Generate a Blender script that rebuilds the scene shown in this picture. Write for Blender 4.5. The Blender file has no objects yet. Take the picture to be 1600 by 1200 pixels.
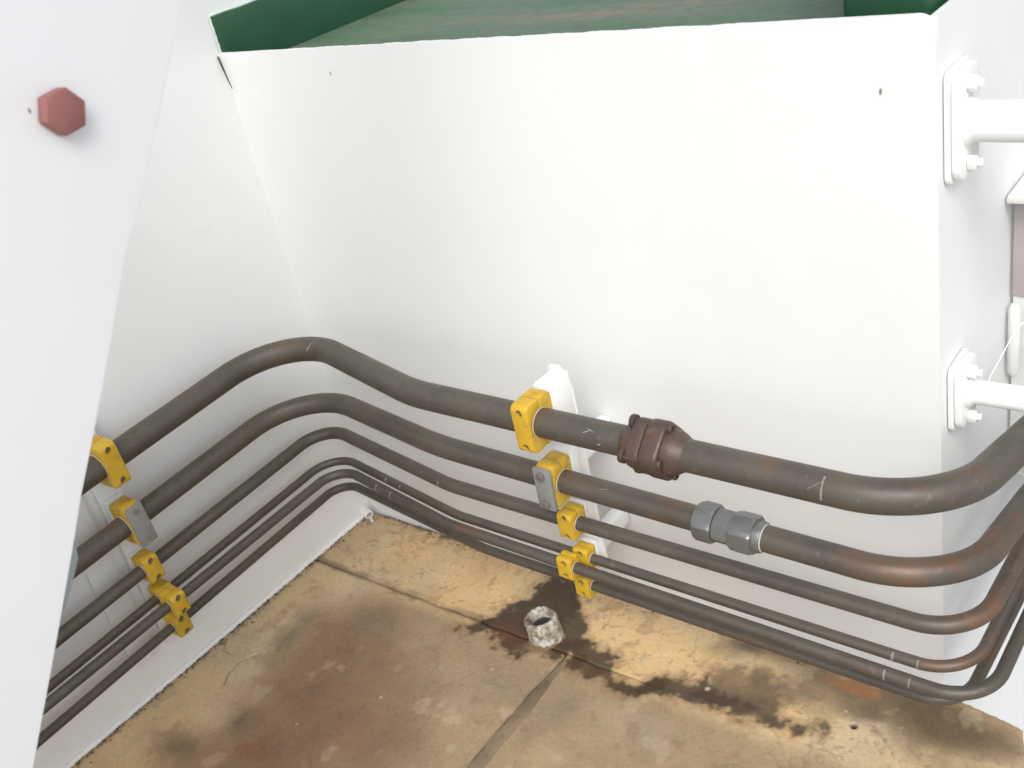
import bpy, bmesh, math, random
import numpy as np
from mathutils import Vector, Matrix

random.seed(7)
scene = bpy.context.scene
col = scene.collection

# ------------------------------------------------------------------ camera
cam_d = bpy.data.cameras.new('camera')
cam = bpy.data.objects.new('camera', cam_d)
col.objects.link(cam)
RIGHT = (0.78159, 0.58978, -0.20315)
DOWN = (0.15276, -0.49672, -0.85436)
FWD = (-0.60480, 0.63673, -0.47833)
CAM = (1.8452, -1.3369, 1.4768)
m = Matrix.Identity(4)
for i in range(3):
    m[i][0] = RIGHT[i]; m[i][1] = -DOWN[i]; m[i][2] = -FWD[i]; m[i][3] = CAM[i]
cam.matrix_world = m
cam_d.sensor_width = 36.0
cam_d.lens = 1666.65 / 1600 * 36.0
cam_d.clip_start = 0.02
cam_d.clip_end = 500
cam_d.dof.use_dof = True
cam_d.dof.focus_distance = 1.75
cam_d.dof.aperture_fstop = 7.0
scene.camera = cam

# ------------------------------------------------------------------ sky, sun, exposure
SUN_ELEV, SUN_AZ = math.radians(46), math.radians(140)      # azimuth clockwise from +Y
world = bpy.data.worlds.new('World')
scene.world = world
world.use_nodes = True
wn, wl = world.node_tree.nodes, world.node_tree.links
bg = wn['Background']
sky = wn.new('ShaderNodeTexSky')
sky.sky_type = 'NISHITA'
sky.sun_disc = False
sky.sun_elevation = SUN_ELEV
sky.sun_rotation = SUN_AZ
sky.air_density = 1.0
sky.dust_density = 4.0
hs = wn.new('ShaderNodeHueSaturation')                       # overcast: grey cloud light
hs.inputs['Saturation'].default_value = 0.34
wl.new(sky.outputs['Color'], hs.inputs['Color'])
wl.new(hs.outputs['Color'], bg.inputs['Color'])
bg.inputs['Strength'].default_value = 0.15
sun_d = bpy.data.lights.new('sun', 'SUN')
sun_d.energy = 0.95
sun_d.angle = math.radians(34)
sun_d.color = (1.0, 0.98, 0.95)
sun = bpy.data.objects.new('sun', sun_d)
col.objects.link(sun)
sdir = Vector((math.sin(SUN_AZ) * math.cos(SUN_ELEV), math.cos(SUN_AZ) * math.cos(SUN_ELEV), math.sin(SUN_ELEV)))
sun.rotation_euler = sdir.to_track_quat('Z', 'Y').to_euler()
sun.location = (3, -3, 4)
scene.view_settings.view_transform = 'Standard'
scene.view_settings.look = 'None'
scene.view_settings.exposure = 0.47
scene.view_settings.gamma = 1.0
scene.view_settings.use_curve_mapping = False
scene.render.engine = 'CYCLES'
scene.render.resolution_x = 1024
scene.render.resolution_y = 768
scene.cycles.max_bounces = 8
scene.cycles.diffuse_bounces = 4


# ------------------------------------------------------------------ helpers
def tag(o, label=None, cat=None, group=None, kind=None):
    if label: o['label'] = label
    if cat: o['category'] = cat
    if group: o['group'] = group
    if kind: o['kind'] = kind
    return o


def empty(name, loc=(0, 0, 0)):
    o = bpy.data.objects.new(name, None)
    o.empty_display_size = 0.05
    o.location = loc
    col.objects.link(o)
    return o


def put(name, mesh, mat=None, parent=None, mw=None):
    """link a mesh object; world matrix mw; parents sit at a plain location only"""
    o = bpy.data.objects.new(name, mesh)
    col.objects.link(o)
    if mat is not None and not mesh.materials:
        mesh.materials.append(mat)
    mw = mw or Matrix.Identity(4)
    if parent is not None:
        o.parent = parent
        o.matrix_local = world_of(parent).inverted() @ mw
    else:
        o.matrix_world = mw
    return o


def world_of(o):
    mm = o.matrix_basis.copy()
    if o.parent is not None:
        return world_of(o.parent) @ o.matrix_parent_inverse @ mm
    return mm


def finish(bm, name, smooth=35):
    bmesh.ops.recalc_face_normals(bm, faces=bm.faces[:])
    me = bpy.data.meshes.new(name)
    bm.to_mesh(me)
    bm.free()
    if smooth:
        me.shade_smooth()
        me.set_sharp_from_angle(angle=math.radians(smooth))
    return me


def bm_box(bm, size, mat=None, bevel=0.0, seg=2):
    b2 = bmesh.new()
    bmesh.ops.create_cube(b2, size=1.0)
    bmesh.ops.scale(b2, vec=size, verts=b2.verts[:])
    if bevel:
        bmesh.ops.bevel(b2, geom=b2.edges[:], offset=bevel, segments=seg, profile=0.5, affect='EDGES')
    join(bm, b2, mat)


def join(bm, b2, mat=None):
    if mat is not None:
        bmesh.ops.transform(b2, matrix=mat, verts=b2.verts[:])
    vm = {v: bm.verts.new(v.co) for v in b2.verts}
    for f in b2.faces:
        bm.faces.new([vm[v] for v in f.verts])
    b2.free()


def bm_prism(bm, poly, length, mat=None, bevel=0.0, seg=2, min_ang=25):
    """polygon in local XY, extruded along local Z from -length/2 to length/2"""
    b2 = bmesh.new()
    lo = [b2.verts.new((x, y, -length / 2)) for x, y in poly]
    hi = [b2.verts.new((x, y, length / 2)) for x, y in poly]
    n = len(poly)
    b2.faces.new(lo[::-1]); b2.faces.new(hi)
    for i in range(n):
        b2.faces.new([lo[i], lo[(i + 1) % n], hi[(i + 1) % n], hi[i]])
    bmesh.ops.recalc_face_normals(b2, faces=b2.faces[:])
    if bevel:
        es = [e for e in b2.edges if e.calc_face_angle(0) > math.radians(min_ang)]
        bmesh.ops.bevel(b2, geom=es, offset=bevel, segments=seg, profile=0.5, affect='EDGES')
    join(bm, b2, mat)


def bm_lathe(bm, prof, mat=None, n=32, closed=False):
    """prof: list of (r, z) along local Z"""
    b2 = bmesh.new()
    rings = []
    for r, z in prof:
        if r < 1e-6:
            rings.append([b2.verts.new((0, 0, z))])
        else:
            rings.append([b2.verts.new((r * math.cos(2 * math.pi * i / n), r * math.sin(2 * math.pi * i / n), z)) for i in range(n)])
    pairs = list(zip(rings, rings[1:]))
    if closed:
        pairs.append((rings[-1], rings[0]))
    for a, b in pairs:
        for i in range(n):
            j = (i + 1) % n
            if len(a) == 1 and len(b) == 1: continue
            if len(a) == 1: b2.faces.new([a[0], b[i], b[j]])
            elif len(b) == 1: b2.faces.new([a[i], a[j], b[0]])
            else: b2.faces.new([a[i], a[j], b[j], b[i]])
    join(bm, b2, mat)


def frame(origin, xa, ya, za):
    mm = Matrix.Identity(4)
    for i in range(3):
        mm[i][0] = xa[i]; mm[i][1] = ya[i]; mm[i][2] = za[i]; mm[i][3] = origin[i]
    return mm


def along(p, d, up=(0, 0, 1)):
    """matrix with local Z along d at p"""
    z = Vector(d).normalized()
    u = Vector(up)
    if abs(z.dot(u)) > 0.95: u = Vector((0, 1, 0))
    x = u.cross(z).normalized()
    y = z.cross(x)
    return frame(p, x, y, z)


def fillet(V, rad, n=16):
    V = [np.array(v, float) for v in V]
    out = [V[0]]
    for i in range(1, len(V) - 1):
        a, b, c = V[i - 1], V[i], V[i + 1]
        u = (a - b) / np.linalg.norm(a - b); w = (c - b) / np.linalg.norm(c - b)
        ang = math.acos(max(-1, min(1, float(u @ w))))
        t = min(rad[i - 1] / math.tan(ang / 2), .49 * np.linalg.norm(a - b), .49 * np.linalg.norm(c - b))
        r = t * math.tan(ang / 2)
        bis = (u + w) / np.linalg.norm(u + w)
        ctr = b + bis * r / math.sin(ang / 2)
        s = b + u * t - ctr; e = b + w * t - ctr; th = math.pi - ang
        for j in range(n + 1):
            q = j / n
            out.append(ctr + (math.sin((1 - q) * th) * s + math.sin(q * th) * e) / math.sin(th))
    out.append(V[-1])
    return np.array(out)


def bm_tube(bm, P, r, n=24, cap=True):
    P = [Vector(p) for p in P]
    rad = r if hasattr(r, '__len__') else [r] * len(P)
    nrm = None; rings = []
    for i, p in enumerate(P):
        t = ((P[min(i + 1, len(P) - 1)] - p).normalized() + (p - P[max(i - 1, 0)]).normalized()).normalized()
        if nrm is None:
            u = Vector((0, 0, 1)) if abs(t.z) < .9 else Vector((1, 0, 0))
            nrm = t.cross(u).normalized()
        nrm = (nrm - t * nrm.dot(t)).normalized()
        b = t.cross(nrm)
        rings.append([bm.verts.new(p + (nrm * math.cos(2 * math.pi * k / n) + b * math.sin(2 * math.pi * k / n)) * rad[i]) for k in range(n)])
    for a, b in zip(rings, rings[1:]):
        for k in range(n):
            bm.faces.new([a[k], a[(k + 1) % n], b[(k + 1) % n], b[k]])
    if cap:
        bm.faces.new(rings[0][::-1]); bm.faces.new(rings[-1])


def hexpoly(af, rot=0):
    R = af / math.sqrt(3)
    return [(R * math.cos(math.radians(60 * i + rot)), R * math.sin(math.radians(60 * i + rot))) for i in range(6)]


def roundrect(w, h, r, n=6):
    out = []
    for cx, cy, a0 in ((w / 2 - r, h / 2 - r, 0), (-w / 2 + r, h / 2 - r, 90), (-w / 2 + r, -h / 2 + r, 180), (w / 2 - r, -h / 2 + r, 270)):
        for i in range(n + 1):
            a = math.radians(a0 + 90 * i / n)
            out.append((cx + r * math.cos(a), cy + r * math.sin(a)))
    return out


# ------------------------------------------------------------------ materials
def new_mat(name):
    mt = bpy.data.materials.new(name)
    mt.use_nodes = True
    nt = mt.node_tree
    return mt, nt, nt.nodes, nt.links, nt.nodes['Principled BSDF']


def noise(nodes, links, scale, detail=5, rough=.55, coord='Object', stretch=None):
    tc = nodes.new('ShaderNodeTexCoord')
    nz = nodes.new('ShaderNodeTexNoise')
    nz.inputs['Scale'].default_value = scale
    nz.inputs['Detail'].default_value = detail
    nz.inputs['Roughness'].default_value = rough
    if stretch:
        mp = nodes.new('ShaderNodeMapping')
        mp.inputs['Scale'].default_value = stretch
        links.new(tc.outputs[coord], mp.inputs['Vector'])
        links.new(mp.outputs['Vector'], nz.inputs['Vector'])
    else:
        links.new(tc.outputs[coord], nz.inputs['Vector'])
    return nz


def ramp(nodes, links, src, stops):
    r = nodes.new('ShaderNodeValToRGB')
    els = r.color_ramp.elements
    while len(els) < len(stops): els.new(0.5)
    for e, (p, c) in zip(els, stops):
        e.position = p
        e.color = (c, c, c, 1) if not hasattr(c, '__len__') else (*c, 1)
    links.new(src, r.inputs['Fac'])
    return r


def mix(nodes, links, fac, a, b, mode='MIX'):
    mx = nodes.new('ShaderNodeMix')
    mx.data_type = 'RGBA'; mx.blend_type = mode
    for sock, v in ((mx.inputs[0], fac), (mx.inputs[6], a), (mx.inputs[7], b)):
        if hasattr(v, 'links'): links.new(v, sock)
        elif hasattr(v, '__len__'): sock.default_value = (*v, 1)
        else: sock.default_value = v
    return mx.outputs[2]


def bump(nodes, links, bsdf, height, strength, dist):
    b = nodes.new('ShaderNodeBump')
    b.inputs['Strength'].default_value = strength
    b.inputs['Distance'].default_value = dist
    links.new(height, b.inputs['Height'])
    links.new(b.outputs['Normal'], bsdf.inputs['Normal'])


def paint(name, colr, rough=.35, var=.06, dirt=None, dirt_amt=.5, dscale=6, bstr=.25):
    mt, nt, n, l, b = new_mat(name)
    nz = noise(n, l, 4, 4)
    r1 = ramp(n, l, nz.outputs['Fac'], [(.3, 1 - var), (.7, 1.0)])
    c = mix(n, l, 1.0, colr, r1.outputs['Color'], 'MULTIPLY')
    if dirt:
        nd = noise(n, l, dscale, 8, .65)
        rd = ramp(n, l, nd.outputs['Fac'], [(.60, 0.0), (.78, dirt_amt)])
        c = mix(n, l, rd.outputs['Color'], c, dirt)
    l.new(c, b.inputs['Base Color'])
    nr = noise(n, l, 14, 4)
    rr = ramp(n, l, nr.outputs['Fac'], [(.3, rough - .06), (.7, rough + .08)])
    l.new(rr.outputs['Color'], b.inputs['Roughness'])
    nb = noise(n, l, 28, 5)
    bump(n, l, b, nb.outputs['Fac'], bstr, .0015)
    return mt


M_WHITE = paint('white_paint', (.75, .768, .768), .52, .03, (.66, .64, .58), .35, 5, .18)
M_WHITE_ROUGH = paint('white_thick_paint', (.77, .78, .77), .4, .05, (.6, .56, .46), .5, 40, .5)
M_WARM = paint('white_wall_paint', (.765, .78, .778), .5, .04, (.62, .59, .52), .4, 4, .2)
M_PANEL = paint('white_panel_paint', (.82, .84, .86), .42, .03, None, 0, 5, .15)
M_GREEN = paint('green_paint', (.022, .085, .042), .35, .25, (.05, .09, .05), .5, 9, .2)
M_RED = paint('red_primer', (.27, .105, .098), .55, .25, (.34, .20, .18), .7, 90, .6)
M_PINK = paint('recess_shade_tone', (.50, .45, .45), .5, .2, (.40, .28, .26), .6, 12, .3)  # pinkish grey standing in for the shade of the recess under the shelf
M_STEEL = paint('grey_zinc_steel', (.20, .205, .205), .38, .25, (.28, .27, .25), .5, 60, .3)
M_STEEL.node_tree.nodes['Principled BSDF'].inputs['Metallic'].default_value = .55
M_PLATE = paint('cast_plate_grey', (.24, .245, .235), .5, .25, (.33, .32, .29), .6, 50, .4)
M_BOLT = paint('bolt_steel', (.30, .28, .25), .42, .3, (.14, .09, .06), .6, 200, .3)
M_BOLT.node_tree.nodes['Principled BSDF'].inputs['Metallic'].default_value = .6
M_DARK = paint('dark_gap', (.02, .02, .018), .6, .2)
M_CHALK = paint('chalk', (.33, .31, .27), .8, .45)


def steel_pipe(name, base, rust_amt, seed):
    mt, nt, n, l, b = new_mat(name)
    tc = n.new('ShaderNodeTexCoord')
    mp = n.new('ShaderNodeMapping')
    mp.inputs['Location'].default_value = (seed * 3.1, seed * 1.7, seed * .9)
    l.new(tc.outputs['Object'], mp.inputs['Vector'])

    def nz(s, d, r=.6):
        q = n.new('ShaderNodeTexNoise')
        q.inputs['Scale'].default_value = s; q.inputs['Detail'].default_value = d; q.inputs['Roughness'].default_value = r
        l.new(mp.outputs['Vector'], q.inputs['Vector'])
        return q.outputs['Fac']
    v = ramp(n, l, nz(9, 6), [(.28, .72), (.72, 1.22)])
    c = mix(n, l, 1.0, base, v.outputs['Color'], 'MULTIPLY')
    brown = ramp(n, l, nz(4.5, 6), [(.45, 0.0), (.70, .6)])
    c = mix(n, l, brown.outputs['Color'], c, (base[0] * 1.15, base[1] * .97, base[2] * .82))
    sx = n.new('ShaderNodeSeparateXYZ'); l.new(tc.outputs['Object'], sx.inputs['Vector'])
    mr = n.new('ShaderNodeMapRange')
    mr.inputs['From Min'].default_value = 1.25; mr.inputs['From Max'].default_value = 1.5
    mr.inputs['To Min'].default_value = 0.0; mr.inputs['To Max'].default_value = .075
    l.new(sx.outputs['X'], mr.inputs['Value'])
    ad = n.new('ShaderNodeMath'); ad.operation = 'ADD'
    l.new(nz(7, 8, .7), ad.inputs[0]); l.new(mr.outputs['Result'], ad.inputs[1])
    rs = ramp(n, l, ad.outputs['Value'], [(.60 - .06 * rust_amt, 0.0), (.76 - .06 * rust_amt, .8)])
    c = mix(n, l, rs.outputs['Color'], c, (.165, .070, .030))
    sc = ramp(n, l, nz(70, 4), [(.60, 0.0), (.74, .4)])
    c = mix(n, l, sc.outputs['Color'], c, (.19, .165, .135))
    l.new(c, b.inputs['Base Color'])
    rr = ramp(n, l, nz(20, 5), [(.3, .36), (.7, .54)])
    l.new(rr.outputs['Color'], b.inputs['Roughness'])
    b.inputs['Metallic'].default_value = .15
    bump(n, l, b, nz(160, 6, .7), .45, .0009)
    return mt


PIPE_BASE = (.083, .074, .060)
M_PIPE = [steel_pipe('oxidised_pipe_steel_%d' % i, PIPE_BASE, a, i) for i, a in enumerate((.25, .6, .35, .2, .3, .4))]
M_FLANGE = steel_pipe('rusty_flange_steel', (.072, .049, .040), .5, 11)
M_SCALE_RING = paint('bright_ring', (.55, .54, .50), .4, .2)


def yellow(name, amt, seed):
    mt, nt, n, l, b = new_mat(name)
    nz = noise(n, l, 18 + seed, 5)
    r1 = ramp(n, l, nz.outputs['Fac'], [(.3, .82), (.7, 1.05)])
    c = mix(n, l, 1.0, (.58, .365, .024), r1.outputs['Color'], 'MULTIPLY')
    nd = noise(n, l, 30 + 3 * seed, 8, .65)
    rd = ramp(n, l, nd.outputs['Fac'], [(.62 - .16 * amt, 0.0), (.80 - .1 * amt, .8)])
    c = mix(n, l, rd.outputs['Color'], c, (.25, .15, .03))
    l.new(c, b.inputs['Base Color'])
    b.inputs['Roughness'].default_value = .48
    nb = noise(n, l, 90, 4)
    bump(n, l, b, nb.outputs['Fac'], .3, .001)
    return mt


M_YEL = yellow('yellow_clamp_plastic', .55, 0)
M_YEL_DIRTY = yellow('yellow_clamp_plastic_grimy', 1.0, 3)

# galvanised stub
mt, nt, n, l, b = new_mat('crusted_galvanised')
nz = noise(n, l, 55, 8, .7)
r1 = ramp(n, l, nz.outputs['Fac'], [(.36, (.10, .075, .045)), (.46, (.26, .22, .15)), (.54, (.42, .41, .38)), (.66, (.56, .56, .54))])
l.new(r1.outputs['Color'], b.inputs['Base Color'])
b.inputs['Roughness'].default_value = .5
bump(n, l, b, nz.outputs['Fac'], .9, .004)
M_GALV = mt

# worn green tray floor
mt, nt, n, l, b = new_mat('worn_green_floor')
nz = noise(n, l, 3.0, 7, .6, stretch=(.8, 3.0, 1))
r1 = ramp(n, l, nz.outputs['Fac'], [(.30, (.060, .125, .072)), (.48, (.088, .148, .094)), (.60, (.115, .150, .102)), (.74, (.21, .17, .125))])
nz2 = noise(n, l, 40, 6, .7)
r2 = ramp(n, l, nz2.outputs['Fac'], [(.3, .75), (.7, 1.15)])
l.new(mix(n, l, 1.0, r1.outputs['Color'], r2.outputs['Color'], 'MULTIPLY'), b.inputs['Base Color'])
b.inputs['Roughness'].default_value = .62
bump(n, l, b, nz2.outputs['Fac'], .3, .001)
M_TRAY = mt

# concrete-like stained floor: colour and wetness come from stain maps stored on the slabs
mt, nt, n, l, b = new_mat('stained_floor')
at = n.new('ShaderNodeAttribute'); at.attribute_name = 'stain'
wt = n.new('ShaderNodeAttribute'); wt.attribute_name = 'wet'
nf = noise(n, l, 120, 6, .65)
rf = ramp(n, l, nf.outputs['Fac'], [(.28, .84), (.72, 1.12)])
c = mix(n, l, 1.0, at.outputs['Color'], rf.outputs['Color'], 'MULTIPLY')
ns = noise(n, l, 380, 3, .5)
rs = ramp(n, l, ns.outputs['Fac'], [(.70, 0.0), (.76, .5)])
c = mix(n, l, rs.outputs['Color'], c, (.07, .05, .03))
l.new(c, b.inputs['Base Color'])
rw = ramp(n, l, wt.outputs['Fac'], [(0.0, .62), (1.0, .30)])
l.new(rw.outputs['Color'], b.inputs['Roughness'])
bump(n, l, b, nf.outputs['Fac'], .28, .0014)
M_FLOOR = mt
M_BED = paint('joint_dirt', (.055, .042, .026), .8, .4, None, 0, 5, .6)
M_JOINT = paint('joint_filler', (.24, .18, .11), .75, .6, (.06, .042, .025), .95, 26, .9)
M_DECK = paint('deck_grey', (.34, .34, .33), .6, .2, (.22, .2, .18), .5, 2, .3)

# ------------------------------------------------------------------ lower deck
bm = bmesh.new()
bmesh.ops.create_grid(bm, x_segments=2, y_segments=2, size=150)
deck = put('deck', finish(bm, 'deck', 0), M_DECK, None, Matrix.Translation((0, 0, -0.95)))
tag(deck, kind='structure')

# ------------------------------------------------------------------ floor slabs
_rng = np.random.RandomState(3)
_LAT = _rng.rand(64, 256, 256)


def vnoise(X, Y, s, seed):
    L = _LAT[seed % 64]
    x = X * s + seed * 7.13; y = Y * s + seed * 3.71
    xi = np.floor(x).astype(int); yi = np.floor(y).astype(int)
    fx = x - xi; fy = y - yi
    fx = fx * fx * (3 - 2 * fx); fy = fy * fy * (3 - 2 * fy)
    a = L[xi % 256, yi % 256]; b_ = L[(xi + 1) % 256, yi % 256]
    c_ = L[xi % 256, (yi + 1) % 256]; d = L[(xi + 1) % 256, (yi + 1) % 256]
    return (a * (1 - fx) + b_ * fx) * (1 - fy) + (c_ * (1 - fx) + d * fx) * fy


def fbm(X, Y, s, seed, octv=5, gain=.55):
    t = 0; a = 1; n_ = 0
    for i in range(octv):
        t = t + a * vnoise(X, Y, s * 2 ** i, seed + i * 5); n_ += a; a *= gain
    return t / n_ - .5


def sdpoly(X, Y, poly):
    """signed distance, negative inside"""
    d = np.full(X.shape, 1e9); ins = np.zeros(X.shape, bool)
    n_ = len(poly)
    for i in range(n_):
        x1, y1 = poly[i]; x2, y2 = poly[(i + 1) % n_]
        ex, ey = x2 - x1, y2 - y1
        t = np.clip(((X - x1) * ex + (Y - y1) * ey) / (ex * ex + ey * ey + 1e-12), 0, 1)
        d = np.minimum(d, (X - x1 - t * ex) ** 2 + (Y - y1 - t * ey) ** 2)
        c1 = (y1 > Y) != (y2 > Y)
        xx = (x2 - x1) * (Y - y1) / (y2 - y1 + 1e-15) + x1
        ins ^= c1 & (X < xx)
    d = np.sqrt(d)
    return np.where(ins, -d, d)


def sdline(X, Y, pts):
    d = np.full(X.shape, 1e9)
    for (x1, y1), (x2, y2) in zip(pts, pts[1:]):
        ex, ey = x2 - x1, y2 - y1
        t = np.clip(((X - x1) * ex + (Y - y1) * ey) / (ex * ex + ey * ey + 1e-12), 0, 1)
        d = np.minimum(d, (X - x1 - t * ex) ** 2 + (Y - y1 - t * ey) ** 2)
    return np.sqrt(d)


def sstep(v, a, b_):
    t = np.clip((v - a) / (b_ - a), 0, 1)
    return t * t * (3 - 2 * t)


PUDDLE = [(0.49, -0.234), (0.521, -0.215), (0.53, -0.188), (0.545, -0.168), (0.54, -0.142), (0.555, -0.121), (0.575, -0.098), (0.557, -0.067), (0.578, -0.039), (0.576, -0.015), (0.629, -0.017), (0.673, -0.065), (0.717, -0.1), (0.753, -0.154), (0.798, -0.167), (0.84, -0.18), (0.852, -0.191), (0.853, -0.206), (0.872, -0.221), (0.901, -0.219), (0.935, -0.183), (0.982, -0.172), (1.009, -0.167), (1.019, -0.143), (1.053, -0.165), (1.089, -0.147), (1.124, -0.152), (1.153, -0.167), (1.161, -0.184), (1.11, -0.188), (1.058, -0.195), (1.001, -0.205), (0.968, -0.198), (0.905, -0.236), (0.868, -0.235), (0.817, -0.235), (0.775, -0.231), (0.759, -0.227), (0.747, -0.2), (0.741, -0.21), (0.715, -0.222), (0.69, -0.215), (0.666, -0.232), (0.642, -0.248), (0.601, -0.241), (0.554, -0.227), (0.518, -0.23)]
PUDDLE_R = [(0.914, -0.207), (0.947, -0.175), (0.987, -0.163), (1.012, -0.164), (1.026, -0.144), (1.024, -0.112), (1.047, -0.098), (1.07, -0.097), (1.111, -0.081), (1.142, -0.108), (1.164, -0.16), (1.171, -0.18), (1.204, -0.176), (1.249, -0.159), (1.245, -0.17), (1.208, -0.183), (1.166, -0.189), (1.122, -0.192), (1.094, -0.191), (1.049, -0.197), (1.007, -0.208), (0.973, -0.202), (0.945, -0.206), (0.919, -0.215)]
BROWN = [(0.15, -0.448), (0.125, -0.364), (0.14, -0.295), (0.223, -0.262), (0.33, -0.27), (0.50, -0.34), (0.64, -0.5), (0.62, -0.75), (0.5, -1.1), (0.25, -1.1), (0.17, -0.80), (0.15, -0.757), (0.17, -0.702), (0.205, -0.667), (0.178, -0.625), (0.187, -0.573), (0.196, -0.519)]
DIRT_R = [(0.993, -0.072), (1.004, -0.024), (1.063, -0.005), (1.165, 0.01), (1.40, 0.01), (1.458, -0.0), (1.56, -0.031), (1.575, -0.098), (1.384, -0.149), (1.312, -0.117), (1.276, -0.099), (1.235, -0.125), (1.191, -0.085), (1.134, -0.06), (1.082, -0.051), (1.042, -0.07)]
CRACK = [(0.126, -0.588), (0.11, -0.562), (0.102, -0.527), (0.116, -0.504), (0.13, -0.482)]
CRACK2 = [(0.017, -0.494), (0.041, -0.516), (0.069, -0.517)]
SEAM_Y, SEAM_X = -.201, .742


def floor_maps(X, Y):
    wig = fbm(X, Y, 9, 1); fine = fbm(X, Y, 45, 2); big = fbm(X, Y, 3.2, 9, 4)
    vfine = fbm(X, Y, 130, 14, 3)
    col_ = np.empty(X.shape + (3,))
    tan = np.array((.55, .375, .19)); pale = np.array((.52, .405, .25)); grey = np.array((.300, .217, .127))
    back = sstep(Y, -.235 + .03, -.185)
    t = sstep(big + wig * .5, -.18, .22)[..., None]
    col_[:] = tan * (1 - t) + pale * .92 * t
    g = (1 - sstep(Y + .03 * wig, -.25, -.19)) * sstep(X + .08 * wig + .05 * big, .16, .34)
    col_ = col_ * (1 - g[..., None]) + grey * (1 + .35 * wig[..., None]) * g[..., None]

    def lay(mask, c_, amt=1.0):
        nonlocal col_
        mm = (np.clip(mask, 0, 1) * amt)[..., None]
        col_ = col_ * (1 - mm) + np.array(c_) * mm
    # pale rim next to the left wall
    lay(1 - sstep(X + .06 * wig, .06, .17), (.40, .30, .165), .7)
    # broad brown grime with a reddish heart
    d = sdpoly(X, Y, BROWN) + .09 * wig + .02 * fine
    lay(1 - sstep(d, -.07, .06), (.220, .134, .074), .85)

    def blob(cx, cy, rx, ry, c_, amt, soft=.9):
        q = np.sqrt(((X - cx) / rx) ** 2 + ((Y - cy) / ry) ** 2) + 1.3 * wig + .5 * fine
        lay(1 - sstep(q, 1 - soft, 1), c_, amt)
    blob(.40, -.60, .20, .17, (.21, .112, .064), .75)
    blob(.329, -.675, .055, .035, (.22, .085, .045), .5, .8)
    blob(.245, -.64, .055, .055, (.095, .075, .042), .7)
    blob(.17, -.74, .06, .05, (.14, .115, .065), .7)
    blob(.15, -.40, .06, .11, (.15, .13, .08), .7)
    blob(.33, -.30, .22, .05, (.20, .165, .105), .6)
    blob(.62, -.36, .14, .12, (.23, .19, .125), .5)
    blob(.30, -.44, .12, .08, (.19, .125, .065), .6)
    blob(.50, -.25, .10, .035, (.30, .24, .15), .6)
    blob(.95, -.30, .18, .06, (.33, .27, .18), .6)
    blob(.80, -.33, .06, .10, (.19, .155, .10), .6)
    # right-hand grime
    d = sdpoly(X, Y, DIRT_R) + .05 * wig + .025 * fine
    lay(1 - sstep(d, -.045, .035), (.108, .078, .043), .85)
    blob(1.12, -.12, .07, .06, (.26, .19, .11), .8, .5)
    blob(1.22, -.11, .06, .035, (.30, .22, .12), .6, .6)
    blob(1.45, -.15, .12, .05, (.17, .135, .08), .5)
    blob(1.42, -.06, .10, .05, (.085, .06, .03), .8)
    blob(1.27, -.05, .05, .02, (.30, .135, .05), .8, .7)
    blob(1.06, -.04, .06, .03, (.10, .072, .042), .7, .8)
    blob(1.30, -.10, .05, .03, (.10, .074, .045), .6, .8)
    blob(1.17, -.10, .05, .03, (.12, .088, .052), .5, .8)
    # speckle in the pale strip
    sp = sstep(vfine + .5 * fine, .20, .29) * back * .5
    lay(sp, (.14, .10, .055))
    sp = sstep(fbm(X, Y, 26, 31, 4), .17, .25)
    lay(sp, (.20, .14, .08), .35)
    lay(sstep(-fbm(X, Y, 17, 33, 4), .16, .26), (.45, .38, .25), .3)
    # wear rings and faint tide marks
    tide = np.abs(fbm(X, Y, 7, 21, 4) - .06)
    lay((1 - sstep(tide, .002, .012)), (.12, .09, .055), .28)
    mott = fbm(X, Y, 14, 47, 5, .65)
    col_ = col_ * (1 + .38 * mott[..., None])
    scuff = np.abs(fbm(X * .35 + Y * .6, Y * .35 - X * .6, 20, 53, 4)) + .25 * np.clip(fbm(X, Y, 5, 56, 3) + .05, 0, 1)
    lay(1 - sstep(scuff, .0, .012), (.13, .095, .055), .4)
    # debris line at the walls
    e = np.where(X < 1.42, np.minimum(X, -Y), X)
    lay((1 - sstep(e + .020 * wig, .002, .020)) * sstep(fine + .4 * vfine, -.10, .10), (.045, .034, .02), .9)
    lay((1 - sstep(e, .001, .006)), (.05, .038, .024), .8)
    # cracks
    ck = np.minimum(sdline(X + .008 * fine, Y + .008 * wig, CRACK), sdline(X + .01 * fine, Y, CRACK2))
    lay((1 - sstep(ck, .0, .0032)) * sstep(vfine, -.25, .0), (.09, .06, .035), .75)
    # joints: dark margin
    sj = np.minimum(np.abs(Y - SEAM_Y), np.where(Y < SEAM_Y, np.abs(X - SEAM_X - .004), 9))
    lay((1 - sstep(sj + .016 * fine, .002, .016)) * sstep(fbm(X, Y, 6, 44, 3), -.2, .12) * (1 - .8 * sstep(X, .8, 1.0)), (.10, .072, .042), .7)
    # puddles
    d1 = sdpoly(X, Y, PUDDLE) - .003 + .050 * fine + .020 * wig + .016 * vfine
    d2 = sdpoly(X, Y, PUDDLE_R) - .004 + .050 * fine + .020 * wig + .016 * vfine
    w1 = 1 - sstep(d1, -.007, .004)
    w2 = (1 - sstep(d2, -.009, .005)) * (.55 + .4 * sstep(-Y, .12, .18))
    wet = np.maximum(w1, w2)
    dark = np.array((.046, .028, .016)); red = np.array((.080, .034, .020)); olive = np.array((.080, .062, .036))
    rr = (1 - sstep(np.sqrt(((X - .60) / .09) ** 2 + ((Y + .21) / .05) ** 2) + wig, .5, 1.1))
    rr = np.maximum(rr, (1 - sstep(np.sqrt(((X - .83) / .09) ** 2 + ((Y + .225) / .02) ** 2) + wig, .5, 1.1)))
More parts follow.
